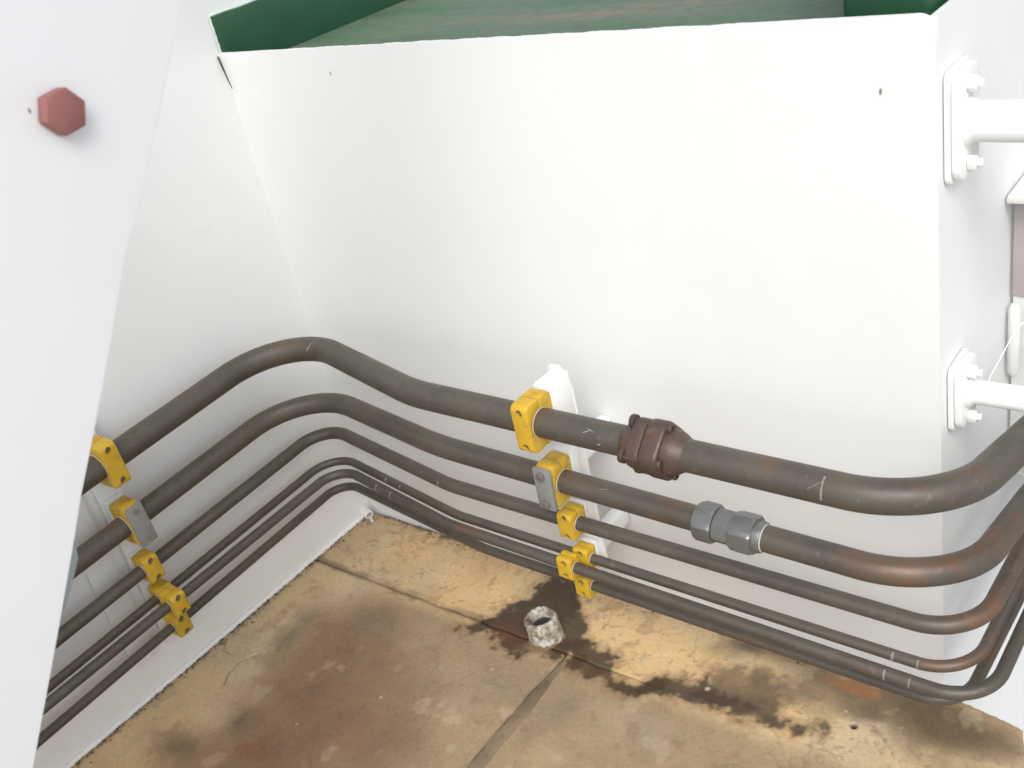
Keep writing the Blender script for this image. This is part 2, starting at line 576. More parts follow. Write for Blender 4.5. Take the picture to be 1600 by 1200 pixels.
    oo = sstep(fbm(X, Y, 22, 41, 4) + .25 * sstep(d1, -.03, .0), .02, .16)
    pc = dark * (1 - rr[..., None]) + red * rr[..., None]
    pc = pc * (1 - .7 * oo[..., None]) + olive * .7 * oo[..., None]
    pc = pc * (1 + .5 * fine[..., None])
    halo = (1 - sstep(np.minimum(d1, d2), 0, .022))
    lay(halo, (.20, .125, .06), .55)
    col_ = col_ * (1 - wet[..., None] * .96) + pc * wet[..., None] * .96
    # rusty foot of the drain stub
    blob(.678, -.214, .04, .022, (.30, .20, .10), .8, .7)
    # tie holes and flecks
    q = np.hypot(X - 1.293, Y + .132)
    lay(1 - sstep(q + .004 * fine, .003, .0065), (.02, .015, .01))
    for (sx, sy, sr) in ((1.27, -.108, .003), (1.216, -.152, .003), (1.33, -.116, .002), (1.364, -.103, .0025), (1.032, -.164, .006), (.47, -.46, .0028), (.36, -.59, .003), (.63, -.30, .003)):
        lay(1 - sstep(np.hypot(X - sx, Y - sy) + .002 * fine, sr * .5, sr), (.55, .50, .40), .65)
    Z = .0016 * wig + .0012 * fine + .0005 * vfine - .0035 * (1 - sstep(ck, 0, .004)) - .006 * (1 - sstep(q, .004, .008))
    Z = Z * (1 - .8 * wet) - .0015 * wet
    return np.clip(col_, .004, .9), wet, Z


def slab(name, xs, y0f, y1f, vs, parent):
    """xs columns; rows go from y0f(x) (front) to y1f(x) (back) at fractions vs; sides hang down"""
    X = np.repeat(xs[:, None], len(vs), 1)
    Y0 = y0f(xs)[:, None]; Y1 = y1f(xs)[:, None]
    Y = Y0 + (Y1 - Y0) * vs[None, :]
    xend = 1.532 + .42 * np.clip(-.03 - Y, 0, .16) + .012 * fbm(Y, X * 0 + 2, 14, 3)
    right = xs[-1] > 1.5
    if right:
        X = X * np.where(X > 1.2, 1 + (xend / xs[-1] - 1) * (X - 1.2) / (xs[-1] - 1.2), 1)
    C, W, Z = floor_maps(X, Y)
    nx, ny = X.shape
    # worn-off edges
    ix = np.arange(nx)[:, None] * np.ones((1, ny)); iy = np.arange(ny)[None, :] * np.ones((nx, 1))
    edge = np.minimum(np.minimum(ix, nx - 1 - ix), np.minimum(iy, ny - 1 - iy))
    soft = 1 - .9 * sstep(X, .8, 1.0) * (np.abs(Y - SEAM_Y) < .02)      # joint fades out to the right
    Z = Z - (np.where(edge == 0, .0035, 0) + np.where(edge == 1, .0012, 0)) * soft
    V = np.stack([X, Y, Z], -1).reshape(-1, 3)
    idx = np.arange(nx * ny).reshape(nx, ny)
    F = np.stack([idx[:-1, :-1], idx[1:, :-1], idx[1:, 1:], idx[:-1, 1:]], -1).reshape(-1, 4)
    ring = np.concatenate([idx[:, 0], idx[-1, 1:], idx[-2::-1, -1], idx[0, -2:0:-1]])
    low = V[ring].copy(); low[:, 2] = -.13
    V = np.concatenate([V, low]); base = nx * ny; k = len(ring)
    j = np.arange(k); jn = (j + 1) % k
    S = np.stack([ring[j], base + j, base + jn, ring[jn]], -1)
    F = np.concatenate([F, S])
    me = bpy.data.meshes.new(name)
    me.from_pydata(V.tolist(), [], F.tolist())
    ca = me.attributes.new('stain', 'FLOAT_COLOR', 'POINT')
    cc = np.ones((len(V), 4)); cc[:base, :3] = C.reshape(-1, 3); cc[base:, :3] = C.reshape(-1, 3)[ring] * .8
    ca.data.foreach_set('color', cc.astype(np.float32).ravel())
    wa = me.attributes.new('wet', 'FLOAT', 'POINT')
    ww = np.zeros(len(V)); ww[:base] = W.ravel()
    wa.data.foreach_set('value', ww.astype(np.float32))
    me.shade_smooth()
    me.set_sharp_from_angle(angle=math.radians(50))
    return put(name, me, M_FLOOR, parent)


bm = bmesh.new()
bm_box(bm, (1.50, 2.58, .10), Matrix.Translation((.755, -1.30, -.0605)))
floor = put('floor', finish(bm, 'floor', 0), M_BED)
tag(floor, 'stained tan floor of three slabs below the pipes', kind='structure')


def jag(x, s, seed, a):
    return a * fbm(x, x * 0 + 1.3, s, seed, 4)


back_edge = lambda x: np.where(x < 1.402, -.0012, -.004 - .17 * np.clip(x - 1.417, 0, 1) + jag(x, 30, 4, .014))
seam_hi = lambda x: SEAM_Y + .0014 - .0012 * sstep(x, .8, 1.0) + jag(x, 26, 6, .006)
seam_lo = lambda x: SEAM_Y - .0014 + .0012 * sstep(x, .8, 1.0) + jag(x, 26, 6, .006)
front = lambda x: np.full(x.shape, -2.6)
vs_a = np.linspace(0, 1, 80)
s1 = slab('floor_slab', np.linspace(.0015, 1.53, 560), seam_hi, back_edge, vs_a, floor)
s1['label'] = 'narrow paler slab along the back wall under the pipes'
yy = np.concatenate([np.linspace(-2.6, -1.0, 40)[:-1], np.linspace(-1.0, SEAM_Y, 260)])
vs_b = (yy + 2.6) / (SEAM_Y + 2.6)
s2 = slab('floor_slab', np.linspace(.0015, SEAM_X - .002, 260), front, seam_lo, vs_b, floor)
s2['label'] = 'brown reddish slab at the left wall'
s3 = slab('floor_slab', np.linspace(SEAM_X + .002, 1.53, 270), front, seam_lo, vs_b, floor)
s3['label'] = 'greyer slab on the right in front of the joint'

# raised filler strip of the joint that runs towards the viewer
bm = bmesh.new()
ys = np.linspace(-.222, -2.55, 240)
rows = []
for i, y in enumerate(ys):
    tpr = min(1, i / 14)
    wv = (.004 + .0105 * tpr) * (1 + .5 * float(fbm(np.array(y), np.array(.2), 30, 8, 4)))
    xc = SEAM_X + .0095 + .006 * float(fbm(np.array(y), np.array(.9), 9, 11, 4))
    h = .0042 * (.5 + .5 * tpr) * (1 + 1.8 * float(fbm(np.array(y), np.array(.5), 60, 12, 3)))
    rows.append([bm.verts.new((xc + wv * a, y, b_)) for a, b_ in ((-1.15, -.006), (-1, h * .55), (-.5, h), (.1, h * .9), (.6, h * .95), (1, h * .4), (1.1, -.006))])
for a, b_ in zip(rows, rows[1:]):
    for k in range(6):
        bm.faces.new([a[k], b_[k], b_[k + 1], a[k + 1]])
put('joint_strip', finish(bm, 'joint_strip', 60), M_JOINT, floor)

# ------------------------------------------------------------------ casing on the back (front, right side and sunk green top)
L, H = 1.4, 1.1407
casing = empty('steel_casing', (0.7, 0.3, -0.95))
tag(casing, 'big white steel casing behind the pipes with green sunk top', 'casing')


def wavy_plate(name, W, Hh, T, org, xa, ya, za, mat, parent, amp=.0012, nx=60, ny=50, seed=50):
    """plate with slight hull-plate waviness on its +Z(local) face; bevelled look by edge rounding"""
    xs = np.linspace(0, W, nx); ys_ = np.linspace(0, Hh, ny)
    X, Y = np.meshgrid(xs, ys_, indexing='ij')
    Z = amp * 2 * fbm(X + seed, Y, 2.2, seed % 60, 3)
    ex = np.minimum(np.minimum(X, W - X), np.minimum(Y, Hh - Y))
    Z = Z * sstep(ex, 0, .12)
    V = np.stack([X, Y, Z + T], -1).reshape(-1, 3).tolist()
    idx = np.arange(nx * ny).reshape(nx, ny)
    F = np.stack([idx[:-1, :-1], idx[1:, :-1], idx[1:, 1:], idx[:-1, 1:]], -1).reshape(-1, 4).tolist()
    ring = np.concatenate([idx[:, 0], idx[-1, 1:], idx[-2::-1, -1], idx[0, -2:0:-1]]).tolist()
    b0 = len(V); k = len(ring)
    V += [[V[q][0], V[q][1], 0] for q in ring]
    F += [[ring[j], b0 + j, b0 + (j + 1) % k, ring[(j + 1) % k]] for j in range(k)]
    F.append([b0 + j for j in range(k)][::-1])
    me = bpy.data.meshes.new(name)
    me.from_pydata(V, [], F)
    me.shade_smooth(); me.set_sharp_from_angle(angle=math.radians(40))
    return put(name, me, mat, parent, frame(org, xa, ya, za))


# front plate with ragged painted top edge
bm = bmesh.new()
top = []
N = 400
for i in range(N + 1):
    x = L * i / N
    r = .0035 * float(fbm(np.array(x), np.array(.4), 40, 17, 5)) * (1 if .16 < x < 1.15 else .25)
    cr = 0
    if x > L - .022: cr = .022 - math.sqrt(max(0, .022 ** 2 - (x - L + .022) ** 2))
    top.append((x, H + r - cr))
NZ = 60
grid = []
for i in range(N + 1):
    colv = []
    for j in range(NZ + 1):
        x, zt = top[i]
        z = -.95 + (zt + .95) * j / NZ
        w = .0022 * float(fbm(np.array(x), np.array(z), 2.0, 23, 3)) * min(1, 8 * j * (NZ - j) / NZ / NZ)
        colv.append(bm.verts.new((x, -w, z)))
    grid.append(colv)
for i in range(N):
    for j in range(NZ):
        bm.faces.new([grid[i][j], grid[i + 1][j], grid[i + 1][j + 1], grid[i][j + 1]])
back_t = [bm.verts.new((x, .008, z)) for x, z in top]
for i in range(N):
    bm.faces.new([grid[i][-1], grid[i + 1][-1], back_t[i + 1], back_t[i]])
rb = [bm.verts.new((L, .008, grid[N][j].co.z)) for j in range(NZ)] + [back_t[-1]]
for j in range(NZ):
    bm.faces.new([grid[N][j], rb[j], rb[j + 1], grid[N][j + 1]])
lo = bm.verts.new((0, .008, -.95))
bm.faces.new([lo, back_t[0]] + [back_t[i] for i in range(1, N + 1)] + [rb[j] for j in range(NZ - 1, -1, -1)])
put('front_plate', finish(bm, 'front_plate', 40), M_WHITE, casing)

# right side plate (faces +X) with rounded upper front corner strip
wavy_plate('side_plate', 2.2, H + .95 - .004, .008, (L - .009, .0085, -.95), (0, 1, 0), (0, 0, 1), (1, 0, 0), M_WHITE, casing, .0015, 60, 40, 31)
# green sunk top
bm = bmesh.new(); bm_box(bm, (L - .02, 2.18, .012), Matrix.Translation((L / 2 - .001, 1.10, 1.0955)))
put('tray_floor', finish(bm, 'tray_floor', 0), M_TRAY, casing)
# green upstand on the left side
bm = bmesh.new(); bm_box(bm, (.008, 2.17, .110), Matrix.Translation((.0065, 1.092, 1.1555)), .0015)
put('left_coaming', finish(bm, 'left_coaming'), M_GREEN, casing)
# thin pale rim on that upstand
bm = bmesh.new()
P = [(.004, .0035 + .0008 * math.sin(i * 2.1), 1.136 + .0755 * i / 14) for i in range(15)] + [(.004, .008 + 2.16 * i / 60, 1.2125 + .0008 * math.sin(i * 2.3)) for i in range(61)]
bm_tube(bm, P, .0026, 8)
put('coaming_rim', finish(bm, 'coaming_rim'), paint('pale_rim', (.55, .66, .60), .45, .1), casing)
# green riser block on the right of the top
bm = bmesh.new()
bm_box(bm, (.118, .60, .26), Matrix.Translation((1.322, .345, 1.2325)), .014, 4)
put('green_riser', finish(bm, 'green_riser'), M_GREEN, casing)
# small dents, scratches and specks on the front plate
for (x, z, w, h) in ((1.330, 1.047, .0014, .0045), (.310, 1.094, .0009, .004)):
    bm = bmesh.new()
    bm_prism(bm, [(w * math.cos(a) * (1 + .5 * random.random()), h * math.sin(a)) for a in np.linspace(0, 2 * math.pi, 10)[:-1]], .0006, frame((x, -.0008, z), (1, 0, 0), (0, 0, 1), (0, -1, 0)))
    put('paint_chip', finish(bm, 'paint_chip', 0), M_PLATE, casing)
# ------------------------------------------------------------------ left wall
lw = empty('side_wall', (0, -1.0, 0))
tag(lw, 'pale white wall on the left with the pipes running along it', 'wall')
wavy_plate('wall_plate', 4.2, 1.75, .012, (-.012, .0 + 2.2 - .0, -.1), (0, -1, 0), (0, 0, 1), (1, 0, 0), M_WARM, lw, .0018, 90, 50, 40)
bm = bmesh.new()        # bumpy paint-covered weld along the foot
P = [(.0025, -.008 - i * .009, .0025 + .001 * random.random()) for i in range(220)]
bm_tube(bm, P, [.0068 * (1 + .25 * (random.random() - .5) + .5 * float(fbm(np.array(i_ * .05), np.array(.3), 3, 27, 3))) for i_, _ in enumerate(P)], 10)
put('foot_weld', finish(bm, 'foot_weld'), M_WHITE_ROUGH, lw)
# dark wire hanging in the upper corner
bm = bmesh.new()
P = fillet([(.003, -.006, 1.137), (.007, -.006, 1.110), (.016, -.007, 1.072)], [.05], 8)
bm_tube(bm, P, [.0017] * (len(P) - 2) + [.0015, .0008], 8)
wire = put('wire', finish(bm, 'wire'), M_DARK)
tag(wire, 'short thin black wire hanging in the upper corner under the green edge', 'wire')

# ------------------------------------------------------------------ foreground panel with bolt
fp = empty('white_panel', (.9, -1.6, 0))
tag(fp, 'large blurred white plate with slanting edge close to the camera at left', 'panel')
bm = bmesh.new()
poly = [(-.255, 1.9), (-.6713, 1.3632), (-.7878, 1.213), (-.833, 1.1614), (-.9066, 1.0576), (-.9762, .9659), (-1.0041, .9253), (-1.0576, .8508), (-1.1147, .7732), (-1.1336, .7471), (-1.459, .3), (-1.50, .0), (-2.1, .0), (-2.1, 1.9)]
bm_prism(bm, poly, .012, frame((.894, 0, 0), (0, 1, 0), (0, 0, 1), (1, 0, 0)), .002)
put('plate', finish(bm, 'plate'), M_PANEL, fp)
bm = bmesh.new()        # stiffener behind the plate whose rounded side shows past the slanting edge
poly = [(-1.02, .945), (-.9896, .9217), (-.996, .9001), (-1.0158, .8755), (-1.0339, .8564), (-1.0524, .8378), (-1.10, .81), (-1.3, .75), (-1.3, .945)]
bm_prism(bm, poly, .014, frame((.872, 0, 0), (0, 1, 0), (0, 0, 1), (1, 0, 0)), .003)
put('stiffener', finish(bm, 'stiffener'), paint('shaded_white_paint', (.36, .42, .43), .4, .1), fp)  # white plate in shade, the shade mixed into its blue-grey colour
bm = bmesh.new()
bm_prism(bm, hexpoly(.0375, 0), .016, along((.909, -.842, 1.309), (1, 0, 0)) @ Matrix.Rotation(math.radians(7), 4, 'Z'), .0015)
bolt = put('hex_bolt', finish(bm, 'hex_bolt'), M_RED, fp)
bolt['label'] = 'red primed hex bolt head'
bm = bmesh.new()
bm_prism(bm, [(.0012 * math.cos(a), .0025 * math.sin(a)) for a in np.linspace(0, 2 * math.pi, 10)[:-1]], .0006, frame((.9003, -.866, 1.318), (0, 1, 0), (0, 0, 1), (1, 0, 0)))
put('paint_chip', finish(bm, 'paint_chip', 0), M_PLATE, fp)

# ------------------------------------------------------------------ pipes
PQ = [[0.5693, -0.0983, 0.5297, -0.2132, 1.4732, 0.1297, -0.1433, 0.1443, 0.2917, 0.153, -0.0545, -0.0087],
      [0.4275, -0.0989, 0.5164, -0.1776, 1.4793, 0.0488, -0.1581, 0.1435, 0.5548, 0.1485, -0.0569, -0.0282],
      [0.3102, -0.0762, 0.4906, -0.1534, 1.4949, 0.02, -0.0042, 0.0689, 0.3, 0.091, -0.0518, -0.0131],
      [0.2282, -0.0719, 0.4807, -0.148, 1.4853, 0.0157, -0.0025, 0.0689, 0.3, 0.0788, -0.0436, -0.0194],
      [0.2268, -0.1084, 0.4849, -0.1783, 1.5191, 0.0093, 0.0044, 0.0578, 0.2886, 0.0783, -0.0256, -0.0314],
      [0.1495, -0.0733, 0.5254, -0.1415, 1.4732, 0.0291, 0.0213, 0.0521, 0.3, 0.0652, -0.0487, -0.0167]]
DL = [.065, .055, .042, .036, .088, .036]
PR = [.0255, .0215, .0138, .0095, .0108, .0100]
PLAB = ['thickest dark steel pipe, topmost of the six, with a rusty bolted flange',
        'second pipe from the top, dark steel with a grey hex nut coupling',
        'medium thin dark steel pipe, third from the top',
        'thin dark steel pipe, fourth from the top, close to the wall',
        'thin dark steel pipe, fifth from the top, set out in front of the fourth',
        'lowest thin dark steel pipe, just above the floor']
PATH = []
pipes = []
for k, q in enumerate(PQ):
    z, y1, x2, yB, x3, sx, sz, r1, r2, r3, zl, zr = q
    V = [(DL[k], -1.6, z + zl), (DL[k], y1, z), (x2, yB, z), (x3, yB, z + zr), (x3 + sx * .8, yB + .8, z + zr + sz * .8)]
    P = fillet(V, [r1, r2, r3], 20)
    PATH.append(P)
    t = empty('steel_pipe', (DL[k], -1.6, z + zl))
    tag(t, PLAB[k], 'pipe', 'dark steel pipes running round the corner')
    bm = bmesh.new(); bm_tube(bm, P, PR[k], 32)
    put('tube', finish(bm, 'tube', 60), M_PIPE[k], t)
    pipes.append(t)


def on_path(k, near):
    """nearest point and tangent on pipe k"""
    P = PATH[k]; best = None; near = np.array(near, float)
    for a, b_ in zip(P[:-1], P[1:]):
        d = b_ - a
        t = max(0, min(1, float((near - a) @ d / (d @ d + 1e-12))))
        e = np.linalg.norm(a + t * d - near)
        if best is None or e < best[0]: best = (e, a + t * d, d / np.linalg.norm(d))
    return Vector(best[1]), Vector(best[2])


# chalk marks: thin curved slips lying on the pipe
def chalk(k, near, w=.0028, a0=-60, a1=75, skew=0.0):
    p, t = on_path(k, near)
    up = Vector((0, 0, 1)); up = (up - t * up.dot(t)).normalized()
    toc = t.cross(up)
    if toc.dot(Vector(CAM) - p) < 0: toc = -toc
    bm = bmesh.new(); rows = []
    for i in range(13):
        a = math.radians(a0 + (a1 - a0) * i / 12)
        d = toc * math.cos(a) + up * math.sin(a)
        ww = w * (.6 + .7 * random.random())
        c = p + t * (skew * (i / 12 - .5))
        rows.append([bm.verts.new(c + t * s * ww / 2 + d * (PR[k] + h)) for s, h in ((-1, -.0002), (-1, .0004), (1, .0004), (1, -.0002))])
    for a, b_ in zip(rows, rows[1:]):
        for j in range(3):
            bm.faces.new([a[j], b_[j], b_[j + 1], a[j + 1]])
    put('chalk_mark', finish(bm, 'chalk_mark', 0), M_CHALK, pipes[k])


chalk(0, (1.318, -.213, .562), .0028, -10, 72)
chalk(0, (1.308, -.213, .562), .0012, 20, 55, .02)
chalk(3, (.247, -.108, .228)); chalk(3, (.297, -.117, .228))
chalk(4, (.243, -.136, .227)); chalk(4, (.294, -.145, .227))
chalk(2, (.468, -.150, .31), .0022, -40, 40)
chalk(3, (1.374, -.148, .211), .004); chalk(3, (1.412, -.148, .21))
chalk(4, (1.372, -.178, .2), .0034); chalk(4, (1.410, -.178, .199), .002)
chalk(0, (.929, -.213, .566), .003, 35, 50, .012); chalk(0, (.936, -.213, .566), .003, 45, 55, -.012)
chalk(0, (.954, -.213, .566), .006, 3, 9)
chalk(1, (.906, -.178, .418), .003, 50, 62, .016)
chalk(0, (.19, -.13, .569), .002, 20, 60, .01)
chalk(0, (.60, -.213, .569), .0014, -3, 3, .07)

# ---- rusty square flange on the top pipe
p0, t0 = on_path(0, (1.042, -.2132, .565))
fl = along(p0, t0)
if fl.col[2][0] < 0: fl = along(p0, -t0)


def local(zoff, rot=0):
    return fl @ Matrix.Translation((0, 0, zoff)) @ Matrix.Rotation(math.radians(rot), 4, 'Z')


for zc, fs, ft in ((-.0168, .080, .0250), (.0122, .084, .0320)):
    bm = bmesh.new()
    bm_prism(bm, roundrect(fs, fs, .024, 6), ft, local(zc, 40), .005, 3)
    f_ = put('flange_block', finish(bm, 'flange_block', 30), M_FLANGE, pipes[0])
bm = bmesh.new()
bm_lathe(bm, [(.0257, -.052), (.031, -.047), (.034, -.038), (.035, -.028)], local(0))
put('flange_hub', finish(bm, 'flange_hub'), M_FLANGE, pipes[0])
bm = bmesh.new()
bm_lathe(bm, [(.037, .027), (.0365, .036), (.033, .045), (.0285, .052), (.0257, .058)], local(0))
put('flange_hub', finish(bm, 'flange_hub'), M_FLANGE, pipes[0])
for a in range(4):
    aa = math.radians(40 + 45 + 90 * a); ro = .0405
    x, y = ro * math.cos(aa), ro * math.sin(aa)
    bm = bmesh.new()
    fb = local(0) @ Matrix.Translation((x, y, 0))
    bm_lathe(bm, [(0, -.038), (.0100, -.038), (.0112, -.036), (.0112, -.029), (.007, -.029), (.007, .0282), (.0082, .0282), (.0082, .033), (.0070, .0345), (.0045, .0345), (.0045, .030), (0, .030)], fb, 18)
    put('flange_bolt', finish(bm, 'flange_bolt'), M_FLANGE, pipes[0])

# ---- grey compression coupling on the second pipe
p1, t1 = on_path(1, (1.128, -.1776, .411))
cp = along(p1, t1)
if cp.col[2][0] < 0: cp = along(p1, -t1)


def nutbm(af, z0, z1, rot, ch=.004):
    bm = bmesh.new()
    R = af / math.sqrt(3)
    b2 = bmesh.new()
    rings = []
    n_ = 48
    for rr, zz in ((.8, z0 - .0), (1.0, z0 + ch), (1.0, z1 - ch), (.8, z1)):
        ring = []
        for i in range(n_):
            a = 2 * math.pi * i / n_
            am = (a + math.pi / 6) % (math.pi / 3) - math.pi / 6
            hx = (af / 2) / math.cos(am)
            # chamfer cone cuts the hexagon's corners
            r_ = min(hx, R * (.90 if rr < 1 else .985))
            ring.append(b2.verts.new((r_ * math.cos(a), r_ * math.sin(a), zz)))
        rings.append(ring)
    for a, b_ in zip(rings, rings[1:]):
        for i in range(n_):
            b2.faces.new([a[i], a[(i + 1) % n_], b_[(i + 1) % n_], b_[i]])
    b2.faces.new(rings[0][::-1]); b2.faces.new(rings[-1])
    join(bm, b2, cp @ Matrix.Rotation(math.radians(rot), 4, 'Z'))
    return bm


put('coupling_nut', finish(nutbm(.058, -.050, -.017, 12), 'coupling_nut', 22), M_STEEL, pipes[1])
put('coupling_body', finish(nutbm(.052, -.0165, .0125, 40, .002), 'coupling_body', 22), M_STEEL, pipes[1])
put('coupling_nut', finish(nutbm(.059, .013, .051, 3), 'coupling_nut', 22), M_STEEL, pipes[1])
bm = bmesh.new(); bm_lathe(bm, [(.0212, .051), (.0255, .0505), (.0255, .060), (.0245, .063), (.0212, .0632)], cp)
put('coupling_collar', finish(bm, 'coupling_collar'), M_STEEL, pipes[1])
bm = bmesh.new(); bm_lathe(bm, [(.0213, .0634), (.0228, .0634), (.0228, .0650), (.0213, .0652)], cp)
put('coupling_ring', finish(bm, 'coupling_ring'), M_SCALE_RING, pipes[1])

# ------------------------------------------------------------------ clamps
_cache = {}


def clamp_half(w, h, d, rp, hole_s, front):
    key = (w, h, d, rp, hole_s, front)
    if key in _cache: return _cache[key]
    g = .0009
    c = min(.42 * d / 2, .012)
    pts = [(-h / 2, g)]
    for i in range(6):
        a = math.radians(180 - 90 * i / 5)
        pts.append((-h / 2 + c + c * math.cos(a), d / 2 - c + c * math.sin(a)))
    for i in range(6):
        a = math.radians(90 - 90 * i / 5)
        pts.append((h / 2 - c + c * math.cos(a), d / 2 - c + c * math.sin(a)))
    pts.append((h / 2, g))
    rr = rp + .0004
    a0 = math.asin(g / rr)
    for i in range(17):
        a = a0 + (math.pi - 2 * a0) * i / 16
        pts.append((rr * math.cos(a), rr * math.sin(a)))
    bm = bmesh.new()
    bm_prism(bm, pts, w, None, .0016, 2, 32)
    if not front:
        bmesh.ops.scale(bm, vec=(1, -1, 1), verts=bm.verts[:])
    me = finish(bm, 'clamp_half', 28)
    if front and hole_s:
        # two counterbored screw holes in the front face
        o = bpy.data.objects.new('tmp', me); col.objects.link(o)
        bc = bmesh.new()
        for s in (-1, 1):
            bmesh.ops.create_cone(bc, cap_ends=True, segments=20, radius1=.0066, radius2=.0066, depth=.018,
                                  matrix=Matrix.Translation((s * hole_s, d / 2, 0)) @ Matrix.Rotation(math.radians(90), 4, 'X'))
        cme = bpy.data.meshes.new('cut'); bc.to_mesh(cme); bc.free()
        co = bpy.data.objects.new('cut', cme); col.objects.link(co)
        md = o.modifiers.new('b', 'BOOLEAN'); md.operation = 'DIFFERENCE'; md.object = co; md.solver = 'EXACT'
        dg = bpy.context.evaluated_depsgraph_get()
        me2 = bpy.data.meshes.new_from_object(o.evaluated_get(dg))
        bpy.data.objects.remove(o); bpy.data.objects.remove(co)
        if len(me2.polygons) > 20: me = me2
        me.shade_smooth(); me.set_sharp_from_angle(angle=math.radians(28))
    me.materials.clear()
    _cache[key] = me
    return me


def clamp(k, near, nvec, w, h, d, base_to, label, group, cover=False, dirty=False, base=True, tilt=0):
    """k pipe index; nvec away from wall; base_to: coordinate distance from pipe centre to the rail surface"""
    p, t = on_path(k, near)
    nv = Vector(nvec); nv = (nv - t * nv.dot(t)).normalized()
    s = nv.cross(t).normalized()
    if s.z < 0: s = -s
    a = s.cross(nv)
    fr = frame(p, s, nv, a)
    root = empty('pipe_clamp', p - nv * base_to)
    tag(root, label, 'pipe clamp', group)
    ym = M_YEL_DIRTY if dirty else M_YEL
    hs_ = h / 2 - max(.0095, h * .14)
    for front in (True, False):
        me = clamp_half(w, h, d, PR[k], hs_ if not cover else 0, front).copy()
        put('clamp_half', me, ym, root, fr)
    if cover:
        bm = bmesh.new()
        bm_box(bm, (h * 1.0, .008, w * 1.0), fr @ Matrix.Translation((0, d / 2 + .0045, 0)), .0016)
        cpl = put('cover_plate', finish(bm, 'cover_plate', 30), M_PLATE, root)
        for sg in (-1, 1):
            bm = bmesh.new()
            fz = fr @ Matrix.Translation((sg * hs_ * .98, d / 2 + .0085, 0)) @ Matrix.Rotation(math.radians(-90), 4, 'X')
            if cover == 'bolts':
                bm_prism(bm, hexpoly(.0155, 11), .0056, fz @ Matrix.Translation((0, 0, .0030)), .0008)
            else:
                bm_lathe(bm, [(.006, 0), (.006, .0008), (.004, .001), (0, .001)], fz, 20)
            put('bolt', finish(bm, 'bolt', 30), M_BOLT, cpl)
    else:
        for sg in (-1, 1):
            bm = bmesh.new()
            fz = fr @ Matrix.Translation((sg * hs_, d / 2 - .009, 0)) @ Matrix.Rotation(math.radians(-90), 4, 'X')
            bm_lathe(bm, [(.0048, 0), (.0048, .0046), (.0044, .005), (.0026, .005), (.0024, .002), (0, .002)], fz, 16)
            put('bolt', finish(bm, 'bolt', 30), M_BOLT, root)
    gap = base_to - d / 2
    if base and gap > .0015:
        bm = bmesh.new()
        bm_box(bm, (h * 1.04, gap - .0006, w * .98), fr @ Matrix.Translation((0, -d / 2 - gap / 2, 0)), .0012)
        put('base_plate', finish(bm, 'base_plate', 30), M_WHITE_ROUGH, root)
    # bright bare rims where the pipe leaves the clamp
    for sg in (-1, 1):
        bm = bmesh.new()
        bm_lathe(bm, [(PR[k] + .0002, w / 2 - .001), (PR[k] + .0012, w / 2 - .001), (PR[k] + .0012, w / 2 + .0006), (PR[k] + .0002, w / 2 + .0007)],
                 fr @ Matrix.Rotation(0 if sg > 0 else math.pi, 4, 'X'), 28)
        put('bare_rim', finish(bm, 'bare_rim'), M_SCALE_RING, root)
    return root


GB, GL = 'yellow clamps on the back wall bracket', 'yellow clamps on the left wall rail'
RAIL_Y = -.122
BACKN, LEFTN = (0, -1, 0), (1, 0, 0)
clamp(0, (.808, -.213, .567), BACKN, .034, .092, .068, .2132 - .122, 'largest yellow clamp on the back wall holding the thickest pipe', GB)
clamp(1, (.794, -.178, .42), BACKN, .036, .086, .056, .1776 - .122, 'grimy yellow clamp with dark bolted cover plate on the back wall', GB, cover='bolts', dirty=True)
clamp(2, (.789, -.153, .307), BACKN, .032, .058, .046, .1534 - .122, 'medium yellow clamp on the back wall just below the plated clamp', GB)
clamp(3, (.797, -.148, .22), BACKN, .032, .050, .0295, .148 - .122, 'rear yellow clamp of the stacked pair on the back wall', GB)
clamp(4, (.779, -.178, .22), BACKN, .032, .048, .0295, .0152, 'front yellow clamp of the stacked pair on the back wall', GB, base=False)
clamp(5, (.780, -.1415, .146), BACKN, .032, .048, .034, .1415 - .122, 'lowest yellow clamp on the back wall, touching the wet stain', GB)
RX = .013
clamp(0, (.065, -.586, .552), LEFTN, .034, .094, .068, .065 - RX, 'large yellow clamp on the left wall half hidden by the white panel', GL)
clamp(1, (.055, -.585, .409), LEFTN, .036, .090, .056, .055 - RX, 'yellow clamp with plain grey cover plate on the left wall', GL, cover='plain', dirty=True)
clamp(2, (.042, -.588, .293), LEFTN, .032, .060, .046, .042 - RX, 'medium yellow clamp on the left wall below the plated clamp', GL)
clamp(3, (.036, -.582, .214), LEFTN, .032, .050, .044, .036 - RX, 'inner yellow clamp of the stacked pair on the left wall', GL)
clamp(4, (.088, -.590, .218), LEFTN, .032, .052, .050, .0275, 'outer yellow clamp of the stacked pair on the left wall', GL, base=False)
clamp(5, (.036, -.579, .133), LEFTN, .032, .052, .044, .036 - RX, 'lowest yellow clamp on the left wall nearest the floor', GL)

# ------------------------------------------------------------------ mounting bracket on the back wall
br = empty('mounting_bracket', (.74, 0, .10))
tag(br, 'white angle bracket standing off the back wall behind the yellow clamps', 'bracket')


